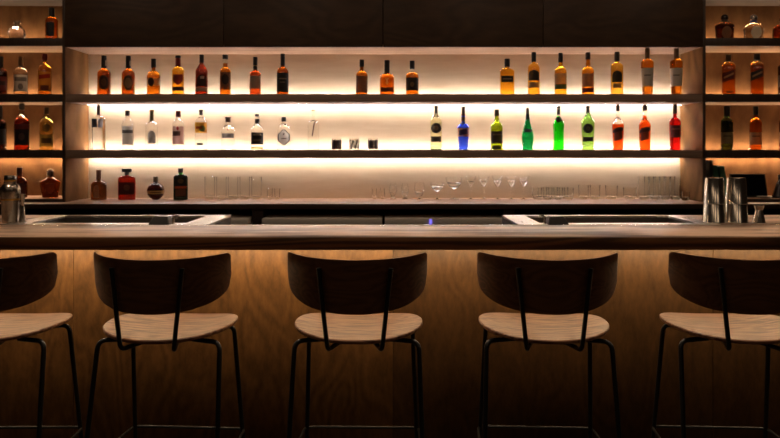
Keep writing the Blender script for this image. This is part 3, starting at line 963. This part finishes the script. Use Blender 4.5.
# round faceted decanter
t = thing('decanter', 'round faceted clear glass decanter on the top left shelf', 'decanter', (X(17, LD), LD, S0T + 0.0003))
k = LD / F
bm = bmesh.new()
bmesh.ops.create_icosphere(bm, subdivisions=2, radius=8.6 * k)
for v_ in bm.verts:
    v_.co.z = max(v_.co.z, -7.6 * k)
    v_.co.y *= 0.9
bmesh.ops.translate(bm, verts=bm.verts[:], vec=(0, 0, 7.6 * k))
bmesh.ops.dissolve_degenerate(bm, dist=1e-5, edges=bm.edges[:])
finish('glass_body', bm, glass((228, 228, 242), 0.01, 1.5), t, smooth=False)
bm = bmesh.new()
lathe(bm, [(0, 15.6 * k), (3.0 * k, 15.6 * k), (2.6 * k, 17.4 * k), (3.8 * k, 17.8 * k), (3.6 * k, 20.2 * k), (0, 20.6 * k)], 12)
finish('stopper', bm, plain((190, 160, 130), 0.2, 0.7), t)
lb_('amber bottle with a black label beside the round decanter', 51.7, 8, 11.8, S0T, (214, 120, 30), [(0.72, 1.0, 1.3, BLK)],
    [('band', 0.14, 0.55, 0.62, (28, 26, 26), -0.2)], sh=0.62, ne=0.72, nr=0.34, k=0.9, n=3, asp=0.8)
lb_('dark bottle with a red label, cut by the left photo edge, upper shelf', 1, 56.5, 11.5, S1T, (70, 30, 14), [(0.74, 1.0, 1.2, BLK)],
    [('band', 0.12, 0.48, 0.9, (120, 44, 34)), ('band', 0.26, 0.36, 0.7, (60, 30, 24), 0, 0.0013)], sh=0.58, ne=0.72, nr=0.30)
lb_('clear bottle with a silver label and gold cap in the left bay', 20.8, 56.5, 13.2, S1T, (226, 212, 196), [(0.76, 1.0, 1.25, (130, 100, 60))],
    [('band', 0.10, 0.52, 0.9, (190, 182, 172)), ('band', 0.36, 0.46, 0.8, (110, 104, 98), 0, 0.0013), ('disc', 0.14, 0.30, 0.35, (120, 110, 104), 0, 0.0013)], sh=0.58, ne=0.74, nr=0.28)
lb_('golden bottle with a red cap and yellow-red label', 44.7, 54, 12.4, S1T, (230, 160, 60), [(0.84, 1.0, 1.3, (120, 24, 24))],
    [('band', 0.10, 0.56, 0.93, (206, 150, 56)), ('slant', 0.40, 0.50, 0.8, (170, 50, 34), 0.02, 0.0013), ('band', 0.12, 0.24, 0.6, (120, 60, 40), 0, 0.0013)], sh=0.62, ne=0.80, nr=0.30, k=0.4)
lb_('near-black bottle cut by the left photo edge, lower shelf', 0, 106, 12, S2T, (40, 18, 12), [(0.74, 1.0, 1.2, BLK)],
    [('band', 0.12, 0.48, 0.9, (44, 36, 32))], sh=0.58, ne=0.72, nr=0.30)
lb_('red rum bottle with a black label and silver cap', 21.8, 103.4, 14, S2T, (170, 52, 24), [(0.86, 1.0, 1.3, (120, 112, 104), 0.35, 0.8)],
    [('band', 0.10, 0.44, 0.93, (34, 28, 28)), ('band', 0.44, 0.56, 0.93, (110, 40, 34)), ('disc', 0.2, 0.36, 0.4, (90, 60, 52), 0, 0.0013)], sh=0.58, ne=0.78, nr=0.28, k=0.5, fill=0.66)
lb_('pale yellow bottle with a gold lower label near the bay post', 46.4, 107.6, 12.6, S2T, (236, 212, 130), [(0.84, 1.0, 1.25, (74, 56, 36))],
    [('band', 0.08, 0.36, 0.93, (170, 140, 72)), ('disc', 0.42, 0.62, 0.5, (120, 96, 50)), ('band', 0.16, 0.28, 0.7, (96, 72, 44), 0, 0.0013)], sh=0.62, ne=0.80, nr=0.28, k=0.5)
lb_('brown bottle half hidden behind the cocktail shaker', 19.6, 167.4, 14.4, CUBB, (120, 58, 22), [(0.74, 1.0, 1.3, (104, 52, 30))],
    [('band', 0.10, 0.46, 0.85, (80, 36, 22))], sh=0.54, ne=0.70, nr=0.28, k=0.8, n=3.5, asp=0.85)
lb_('wide-shouldered amber decanter bottle with a silver ball stopper', 50.3, 169.2, 19.4, CUBB, (176, 92, 34), [(0.76, 0.84, 1.5, (150, 140, 126), 0.25, 1.0)],
    [('shield', 0.14, 0.50, 0.42, (110, 60, 34))], sh=0.52, ne=0.74, nr=0.20, bt=0.76, k=0.25, n=3, asp=0.6)
o = COL.objects['liquor_bottle'] if False else None
bpx = X(50.3, LD)
for ob in list(COL.objects):
    if ob.get('label', '').startswith('wide-shouldered amber decanter'):
        bm = bmesh.new()
        H = Z(169.2, LD) - CUBB
        rr = 3.3 * k
        bmesh.ops.create_uvsphere(bm, u_segments=20, v_segments=12, radius=rr)
        bmesh.ops.translate(bm, verts=bm.verts[:], vec=(0, 0, H - rr * 0.95))
        finish('stopper', bm, plain((190, 180, 166), 0.2, 1.0), ob)

# ---- right shelving bay
gR = 'bottles in the right shelving bay'


def rb_(label, px, top, w, base, gcol, caps, labels=(), **k):
    return bottle(label, px, top, w, base, LD, gcol, caps, labels, group=gR, **k)


def ball_stopper(ob, H, rr, mat):
    bm = bmesh.new()
    bmesh.ops.create_uvsphere(bm, u_segments=20, v_segments=12, radius=rr)
    bmesh.ops.translate(bm, verts=bm.verts[:], vec=(0, 0, H - rr * 0.9))
    finish('stopper', bm, mat, ob)


HH = Z(14.8, LD) - S0T
o = rb_('squat dark amber decanter with a round tan label, top right shelf', 724.6, 14.8, 18.2, S0T, (92, 44, 18), [(0.74, 0.84, 1.4, (60, 40, 28))],
        [('disc', 0.08, 0.54, 0.5, (130, 88, 48), 0.2)], sh=0.56, ne=0.70, nr=0.24, bt=0.86, k=0.85, n=3, asp=0.6)
ball_stopper(o, HH, 3.6 * k, plain((60, 50, 46), 0.2, 0.6))
o = rb_('squat pale bottle with a white round label and blue collar', 753.6, 14.8, 19, S0T, (224, 206, 176), [(0.68, 0.78, 1.5, (50, 54, 110))],
        [('disc', 0.08, 0.54, 0.5, (206, 198, 182), 0.25)], sh=0.40, ne=0.68, nr=0.22, bt=0.80, k=0.95, n=2.4, asp=0.6)
ball_stopper(o, HH, 3.8 * k, plain((190, 180, 176), 0.15, 0.9))
o = rb_('amber decanter cut off by the photo\'s right edge, top shelf', 783, 17, 19, S0T, (150, 66, 24), [(0.72, 0.84, 1.4, (60, 40, 28))],
        [], sh=0.46, ne=0.70, nr=0.24, k=0.9, n=2.4, asp=0.6)
ball_stopper(o, Z(17, LD) - S0T, 3.4 * k, plain((60, 50, 46), 0.2, 0.6))
rb_('square whisky bottle with a slanted red label', 728.5, 54.8, 12.4, S1T, (214, 120, 22), [(0.84, 1.0, 1.25, (90, 66, 40))],
    [('slant', 0.36, 0.58, 0.93, (84, 30, 24), 0.05), ('slant', 0.45, 0.50, 0.7, (170, 130, 80), 0.05, 0.0013), ('band', 0.06, 0.11, 0.5, (70, 40, 26), 0.15)], sh=0.72, ne=0.82, nr=0.34, k=0.8, n=4.5, fill=0.76)
rb_('square whisky bottle with a slanted black label', 757, 54.3, 12, S1T, (210, 112, 20), [(0.86, 1.0, 1.4, BLK)],
    [('slant', 0.40, 0.60, 0.93, (34, 28, 26), 0.05), ('slant', 0.48, 0.53, 0.7, (150, 120, 80), 0.05, 0.0013)], sh=0.72, ne=0.82, nr=0.34, k=0.8, n=4.5, fill=0.76)
rb_('dark bottle cut off by the photo\'s right edge, second shelf', 784.5, 55, 12, S1T, (60, 28, 14), [(0.80, 1.0, 1.25, BLK)],
    [('band', 0.2, 0.5, 0.9, (60, 44, 34))], sh=0.70, ne=0.78, nr=0.34, k=0.8)
rb_('dark green bottle with a beige label in the right bay', 727, 106, 11.6, S2T, (50, 64, 14), [(0.74, 1.0, 1.25, BLK)],
    [('band', 0.14, 0.40, 0.93, (150, 128, 92)), ('band', 0.30, 0.33, 0.6, (100, 84, 60), 0, 0.0013)], sh=0.64, ne=0.73, nr=0.38, k=0.8, rough=0.0)
rb_('amber bottle with a beige label beside the dark green bottle', 755.8, 106.5, 11.4, S2T, (214, 112, 26), [(0.80, 1.0, 1.3, BLK)],
    [('band', 0.12, 0.40, 0.93, (170, 140, 104)), ('band', 0.30, 0.33, 0.6, (110, 88, 62), 0, 0.0013)], sh=0.62, ne=0.73, nr=0.32, k=0.8)
rb_('brown bottle cut off by the photo\'s right edge, third shelf', 785, 106, 11, S2T, (150, 60, 20), [(0.78, 1.0, 1.25, BLK)],
    [('band', 0.14, 0.40, 0.93, (150, 118, 84))], sh=0.62, ne=0.73, nr=0.32, k=0.8)

# ------------------------------------------------------------------ glassware on the back counter
M_glass = glass((253, 253, 252), 0.0, 1.42)
M_thin = glass((254, 254, 252), 0.0, 1.24)
_G = {}


def glassware(kind, label, px, top, w, D, group, cat='glass'):
    kk = D / F
    H = Z(top, D) - COUNTER
    R = w * kk / 2
    key = (kind, top, w, D)
    if key in _G:
        o = _G[key].copy()
        COL.objects.link(o)
    else:
        bm = bmesh.new()
        T = 0.0014
        if kind in ('highball_glass', 'tumbler', 'shot_glass'):
            rb = R * (0.90 if kind == 'highball_glass' else 0.86)
            hb = 0.020 if kind == 'tumbler' else (0.022 if kind == 'highball_glass' else 0.014)  # thick solid base shaped to gather light and look bright
            lathe(bm, [(0, 0), (rb * 0.55, 0), (rb * 0.80, 0.002), (rb * 0.94, 0.007), (rb, 0.014), (R - 0.0005, H - 0.001), (R - T / 2, H), (R - T, H - 0.001), (rb - T * 1.3, hb + 0.004), (rb * 0.75, hb), (0, hb - 0.003)])
        elif kind == 'tasting_glass':
            P = [(0, 0), (R * 0.72, 0), (R * 0.72, 0.005), (R * 0.30, 0.014), (R * 0.30, 0.020)]
            o_, i_ = [], []
            for i in range(1, 13):
                t = i / 12
                r = R * (0.32 + 0.68 * math.sin(PI * min(1, t * 1.25 + 0.0) * 0.62) ** 0.8) if t < 0.42 else R * (1.0 - 0.34 * ((t - 0.42) / 0.58) ** 0.8)
                z = 0.020 + (H - 0.020) * t
                o_.append((r, z))
                if t > 0.3:
                    i_.append((r - T, z))
            lathe(bm, P + o_ + list(reversed(i_)) + [(0, i_[0][1] - 0.004)])
        else:
            foot = R * (0.60 if kind != 'snifter' else 0.7)
            bowl = {'snifter': 0.80, 'coupe_glass': 0.52, 'martini_glass': 0.44}[kind] * H
            zs_ = H - bowl
            P = [(0, 0), (foot, 0), (foot, 0.0018), (0.010, 0.004), (0.0034, 0.010), (0.0032, zs_ - 0.004)]
            o_, i_ = [], []
            for i in range(0, 12):
                t = i / 11
                if kind == 'snifter':
                    r = R * (math.sin(PI * (0.12 + 0.62 * t)) ** 0.75)
                elif kind == 'coupe_glass':
                    r = R * (0.12 + 0.88 * math.sin(PI / 2 * min(1, t * 1.05)) ** 0.75)
                else:
                    r = R * (0.10 + 0.90 * (t ** 0.8))
                z = zs_ + bowl * (t if kind != 'coupe_glass' else t ** 1.25)
                o_.append((r, z))
                zf_ = zs_ + bowl * (0.34 if kind == 'snifter' else 0.52)  # bowl bottom filled solid so it works as a lens and shines
                if z > zf_:
                    i_.append((max(0.0008, r - T), z + 0.0003))
            lathe(bm, P + o_ + list(reversed(i_)) + [(i_[0][0] * 0.6, zf_ - 0.003), (0, zf_ - 0.005)], 28)
        o = finish(kind, bm, M_thin if kind in ('highball_glass', 'tumbler', 'shot_glass') else M_glass, None)
        _G[key] = o
    o.location = (X(px, D), D, COUNTER + 0.0003)
    tag(o, label, cat, group)
    return o


ORD = ['leftmost', 'second from left', 'third from left', 'fourth from left', 'fifth from left', 'sixth from left']
GD = 5.29
for i, px in enumerate((209.8, 221.4, 233, 244.8, 256.4)):
    glassware('highball_glass', '%s of five tall highball glasses right of the dark flask bottle' % ORD[i], px, 176.8, 10.6, GD, 'highball glasses in the left row')
for i, px in enumerate((269.8, 277.2)):
    glassware('shot_glass', 'small shot glass right of the five highballs, %s of two' % ('left' if i == 0 else 'right'), px, 188.6, 5.8, GD, 'shot glasses beside highballs')
for i, px in enumerate((374.3, 382.4)):
    glassware('shot_glass', 'narrow shot glass at mid counter, %s of two' % ('left' if i == 0 else 'right'), px, 188.4, 4.8, GD, 'shot glasses at mid counter')
for i, px in enumerate((393, 405)):
    glassware('tasting_glass', 'short tulip tasting glass, %s' % ('beside the narrow shot glasses' if i == 0 else 'beside the snifter'), px, 183.5, 8.2, GD, 'tulip tasting glasses')
glassware('snifter', 'round-bowled snifter between the tulip glasses and the coupes', 419.4, 182.5, 10.4, GD, 'stemmed glasses')
glassware('coupe_glass', 'smaller coupe glass beside the snifter', 437.2, 182.4, 13.2, GD, 'stemmed glasses')
glassware('coupe_glass', 'larger coupe glass beside the five cocktail glasses', 454, 177.2, 16.4, GD, 'stemmed glasses')
for i, px in enumerate((470.8, 483.8, 497.6, 511.3, 523.6)):
    glassware('martini_glass', '%s of five long-stemmed cocktail glasses' % ORD[i], px, 176.0, 11.4, GD, 'cocktail glasses in a row')
for i, px in enumerate((537, 547.6, 558.2, 568.8)):
    glassware('tumbler', '%s of four low tumblers in front, right of the cocktail glasses' % ORD[i], px, 187.6, 9.8, 5.26, 'low tumblers, front row')
for i, px in enumerate((542.5, 553, 563.5)):
    glassware('tumbler', '%s of three low tumblers in the back row' % ORD[i], px, 187.6, 9.8, 5.342, 'low tumblers, back row')
for i, px in enumerate((583.5, 595)):
    glassware('tumbler', 'taller straight tumbler at right of the low ones, %s of two' % ('left' if i == 0 else 'right'), px, 185.0, 10.4, GD, 'taller tumblers')
glassware('tumbler', 'wide tumbler standing on its own with a bright rim', 611.5, 185.4, 12.4, GD, 'wide tumblers')
glassware('tumbler', 'low wide bowl-like tumbler left of the tall highballs', 630, 187.6, 14, GD, 'wide tumblers')
for i, px in enumerate((643.5, 654.2, 664.9, 675.6)):
    glassware('highball_glass', '%s of four tall highball glasses by the niche right side' % ORD[i], px, 176.6, 10.2, 5.25, 'highball glasses in the right row')
for i, px in enumerate((649, 659.6, 670.2)):
    glassware('highball_glass', '%s of three tall highballs in the rear row at right' % ORD[i], px, 176.8, 9.8, 5.338, 'highball glasses in the right rear row')
glassware('tumbler', 'low tumbler at the niche right side, last of the glasses', 685.5, 191.5, 8.6, 5.16, 'low tumblers, front row')

# ------------------------------------------------------------------ books, tablet, dish in the right bay
books = [(705.9, 160, 3.0, (26, 22, 20), 0.0, 'thin black book upright against the bay side panel'),
         (712.6, 165.4, 4.8, (46, 92, 70), -5, 'dark green book leaning on the black one'),
         (721.6, 166, 4.8, (54, 102, 78), -10, 'green book leaning most, rightmost of the three books')]
for px, top, w, c, tilt, lb in books:
    D = 5.14
    kk = D / F
    h = Z(top, D) - CUBB - 0.001
    t = thing('book', lb, 'book', (X(px, D), D, CUBB + 0.0005), 0, 'books in the right bay')
    W = w * kk
    bm = bmesh.new()
    box(bm, -W / 2, W / 2, -0.085, -0.082, 0, h)
    box(bm, -W / 2, -W / 2 + 0.003, -0.082, 0.085, 0, h)
    box(bm, W / 2 - 0.003, W / 2, -0.082, 0.085, 0, h)
    cov = finish('cover', bm, plain(c, 0.55), t, smooth=False)
    bm = bmesh.new()
    box(bm, -W / 2 + 0.0031, W / 2 - 0.0031, -0.0815, 0.082, 0.004, h - 0.004)
    pg = finish('pages', bm, plain((200, 188, 166), 0.8), t, smooth=False)
    a = math.radians(-tilt)
    t.rotation_euler = (0, -a, 0)
    t.location.z += abs(math.sin(a)) * W / 2

D = 5.16
kk = D / F
t = thing('tablet', 'dark tablet screen standing tilted in the right shelving bay', 'tablet', (X(750, D), D, CUBB + 0.0025))
w0, w1 = 17.8 * kk, 16.2 * kk
h = Z(173.8, D) - CUBB
bm = bmesh.new()
box(bm, -w0, w0, -0.006, 0.006, 0, h, 0.003)
o = finish('case', bm, plain((22, 19, 18), 0.5), t)
o.rotation_euler = (math.radians(-14), 0, 0)
bm = bmesh.new()
box(bm, -w0 + 0.01, w0 - 0.01, -0.0072, -0.0062, 0.01, h - 0.01)
o2 = finish('screen', bm, plain((9, 8, 8), 0.12), t)
o2.rotation_euler = (math.radians(-14), 0, 0)
bm = bmesh.new()
box(bm, -0.05, 0.05, 0.0, 0.10, 0, 0.006, 0.001)
finish('stand', bm, plain((22, 19, 18), 0.5), t)

D = 5.08
t = thing('dish', 'small white dish in front of the tablet', 'dish', (X(764.5, D), D, CUBB + 0.0003))
bm = bmesh.new()
rr = 7 * D / F
lathe(bm, [(0, 0), (rr * 0.55, 0), (rr * 0.6, 0.003), (rr, 0.012), (rr, 0.0135), (rr * 0.55, 0.006), (0, 0.0055)], 32)
finish('plate', bm, plain((190, 178, 164), 0.3), t)
bm = bmesh.new()
box(bm, -0.028, 0.026, -0.008, 0.012, 0.0062, 0.011, 0.001)
finish('folded_bill', bm, plain((206, 198, 186), 0.7), t)
D = 5.12
t = thing('carafe', 'dark tapered carafe cut off by the right edge beside the dish', 'carafe', (X(781, D), D, CUBB + 0.0003))
kk = D / F
bm = bmesh.new()
lathe(bm, [(0, 0), (8.2 * kk, 0), (8.6 * kk, 0.004), (4.4 * kk, 14 * kk), (2.6 * kk, 17 * kk), (2.6 * kk, 20.5 * kk), (0, 20.5 * kk)], 28)
finish('glass_body', bm, plain((24, 20, 19), 0.25), t)
bm = bmesh.new()
lathe(bm, [(0, 20.6 * kk), (3.2 * kk, 20.6 * kk), (3.0 * kk, 23 * kk), (0, 23 * kk)], 20)
finish('stopper', bm, plain((40, 32, 28), 0.3), t)

# ------------------------------------------------------------------ shaker, jiggers and tins on the work ledges
D = 3.42
kk = D / F
t = thing('cocktail_shaker', 'closed steel cocktail shaker with a thin gold band, left end of bar', 'cocktail shaker', (X(10.3, D), D, WZ + 0.0003))
bm = bmesh.new()
lathe(bm, [(0, 0), (7.2 * kk, 0), (7.5 * kk, 1 * kk), (9.2 * kk, 30 * kk), (9.3 * kk, 33 * kk), (9.0 * kk, 35 * kk), (7.6 * kk, 37.2 * kk), (5.9 * kk, 38.6 * kk), (0, 38.6 * kk)], 40)
finish('body', bm, M_shaker, t)
bm = bmesh.new()
lathe(bm, [(5.5 * kk, 38.6 * kk), (5.7 * kk, 39 * kk), (5.6 * kk, 46 * kk), (5.1 * kk, 47.2 * kk), (0, 47.4 * kk)], 36)
finish('cap', bm, M_shaker, t)
for z, rr in ((23.2, 8.82), (42.0, 5.68)):
    bm = bmesh.new()
    lathe(bm, [(rr * kk, (z - .8) * kk), ((rr + .12) * kk, (z - .6) * kk), ((rr + .12) * kk, (z + .6) * kk), (rr * kk, (z + .8) * kk)], 40)
    finish('gold_band', bm, M_gold, t)


def jigger(px, label, Hpx, rbot, waist, zw, rtop):
    t = thing('jigger', label, 'jigger', (X(px, D), D, WZ + 0.0003), 0, 'steel jiggers behind the bar')
    bm = bmesh.new()
    lathe(bm, [(rbot * kk - 0.001, 0.001), (rbot * kk, 0), (rbot * kk, 0.0015), (waist * kk, zw * kk), (0, zw * kk + 0.0005), (0, zw * kk - 0.0015), (waist * kk * 0.8, zw * kk - 0.004), (rbot * kk - 0.001, 0.001)], 28)
    finish('lower_cup', bm, M_steel, t)
    bm = bmesh.new()
    lathe(bm, [(0, zw * kk + 0.0008), (waist * kk, zw * kk + 0.0006), (rtop * kk, Hpx * kk), (rtop * kk - 0.001, Hpx * kk), (waist * kk * 0.8, zw * kk + 0.006), (0, zw * kk + 0.004)], 28)
    finish('upper_cup', bm, M_steel, t)


jigger(22.4, 'slim hourglass jigger beside the closed cocktail shaker', 28.6, 3.6, 1.6, 17, 2.6)
jigger(759, 'flared steel jigger right of the two stacks of tins', 17, 6.2, 3.4, 12.4, 5.0)
for px, lean, a in ((714.6, 0.0, 'left'), (736.4, 0.0, 'right')):
    Ht = 0.211
    slope = (0.0515 - 0.0385) / Ht

    def rad(z):
        return 0.0515 - slope * z
    t = thing('shaker_tin', 'lower upturned steel tin of the %s stack' % a, 'shaker tin', (X(px, D), D, WZ + 0.0003), 0, 'upturned steel tins behind the bar')
    bm = bmesh.new()
    zt_ = 0.185
    lathe(bm, [(rad(0) - 0.001, 0.0008), (rad(0) + 0.0008, 0), (rad(0) + 0.0008, 0.003), (rad(0.004), 0.0045), (rad(zt_), zt_), (0, zt_ + 0.0005), (0, zt_ - 0.0005), (rad(zt_) - 0.001, zt_ - 0.001), (rad(0) - 0.001, 0.0008)], 48)
    finish('tin_wall', bm, M_steel, t)
    bm = bmesh.new()
    tube(bm, [((rad(0) + 0.0004) * math.cos(q * PI / 20), (rad(0) + 0.0004) * math.sin(q * PI / 20), 0.0015) for q in range(40)], 0.0014, 6, closed=True)
    finish('rolled_rim', bm, M_steel, t)
    t = thing('shaker_tin', 'upper upturned steel tin of the %s stack' % a, 'shaker tin', (X(px, D), D, WZ + 0.0883), 0, 'upturned steel tins behind the bar')
    bm = bmesh.new()
    z0, h2 = 0.088, Ht - 0.088
    g = 0.0018
    lathe(bm, [(rad(z0) + g - 0.0006, 0.0008), (rad(z0) + g + 0.0008, 0), (rad(z0) + g + 0.0008, 0.003), (rad(z0 + .004) + g, 0.0045), (rad(Ht - 0.004) + g, h2 - 0.004), (rad(Ht) + g - 0.004, h2),
               (0, h2 - 0.002), (0, h2 - 0.003), (rad(Ht) + g - 0.005, h2 - 0.002), (rad(Ht) + g - 0.001, h2 - 0.005), (rad(z0) + g - 0.0006, 0.0008)], 48)
    finish('tin_wall', bm, M_steel, t)
    bm = bmesh.new()
    tube(bm, [((rad(z0) + g + 0.0006) * math.cos(q * PI / 20), (rad(z0) + g + 0.0006) * math.sin(q * PI / 20), 0.0015) for q in range(40)], 0.0014, 6, closed=True)
    finish('rolled_rim', bm, M_steel, t)

# ------------------------------------------------------------------ ceiling downlights over the bar and added fill lamps (above the frame)
def downlight(x, y, energy, spread, label, group, soft=0.05):
    L = bpy.data.lights.new('downlight_or_fill_lamp', 'SPOT')
    L.energy = energy
    L.color = (1.0, 0.74, 0.52)
    L.spot_size = math.radians(spread)
    L.spot_blend = 0.8 if spread < 120 else 0.1
    L.shadow_soft_size = soft
    t = thing('downlight_or_fill', label, 'downlight', (x, y, ZC), 0, group)
    bm = bmesh.new()
    lathe(bm, [(0.055, -0.0003), (0.055, -0.006), (0.040, -0.008), (0.040, -0.0003)], 24)
    finish('bezel', bm, M_black, t)
    o = bpy.data.objects.new('lamp', L)
    COL.objects.link(o)
    o.parent = t
    o.location = (0, 0, -0.03)


for x in (-1.95, -0.65, 0.65, 1.95):
    downlight(x, 2.86, 62, 84, 'recessed ceiling downlight over the bar', 'ceiling downlights over the bar')
for x in (-2.2, -0.75, 0.75, 2.2):  # invented lamps that lift the ambient light on doors and stool backs
    downlight(x, 0.3, 12, 179, 'added fill lamp, out of view, over the room in front of the bar', 'added fill lamps over the room', 0.35)
for x in (-2.1, -0.7, 0.7, 2.1):  # invented lamps that give bottle labels and shelf fronts some front light
    downlight(x, 4.1, 9, 150, 'added fill lamp, out of view, over the aisle behind the bar', 'added fill lamps over the aisle', 0.08)

# ------------------------------------------------------------------ world, camera, colour management
w = bpy.data.worlds.new('World')
sc.world = w
w.use_nodes = True
w.node_tree.nodes['Background'].inputs['Color'].default_value = (0.02, 0.014, 0.009, 1)
w.node_tree.nodes['Background'].inputs['Strength'].default_value = 0.2

cd = bpy.data.cameras.new('Camera')
cam = bpy.data.objects.new('Camera', cd)
COL.objects.link(cam)
cam.location = (0, 0, CZ)
cam.rotation_euler = (PI / 2, 0, 0)
cd.sensor_width = 36.0
cd.lens = 36.0 * F / 780.0
cd.shift_y = -(219.0 - HY) / 780.0
cd.clip_start = 0.05
cd.dof.use_dof = True
cd.dof.focus_distance = 2.75
cd.dof.aperture_fstop = 5.6
sc.camera = cam

sc.view_settings.view_transform = 'Standard'
sc.view_settings.look = 'None'
sc.view_settings.gamma = 1.0
sc.view_settings.exposure = 0.0
sc.view_settings.use_curve_mapping = False
cy_ = sc.cycles
cy_.use_denoising = True
cy_.max_bounces = 18
cy_.transmission_bounces = 16
cy_.glossy_bounces = 6
cy_.diffuse_bounces = 5
cy_.transparent_max_bounces = 12
cy_.caustics_reflective = False
cy_.caustics_refractive = True
cy_.sample_clamp_indirect = 40.0
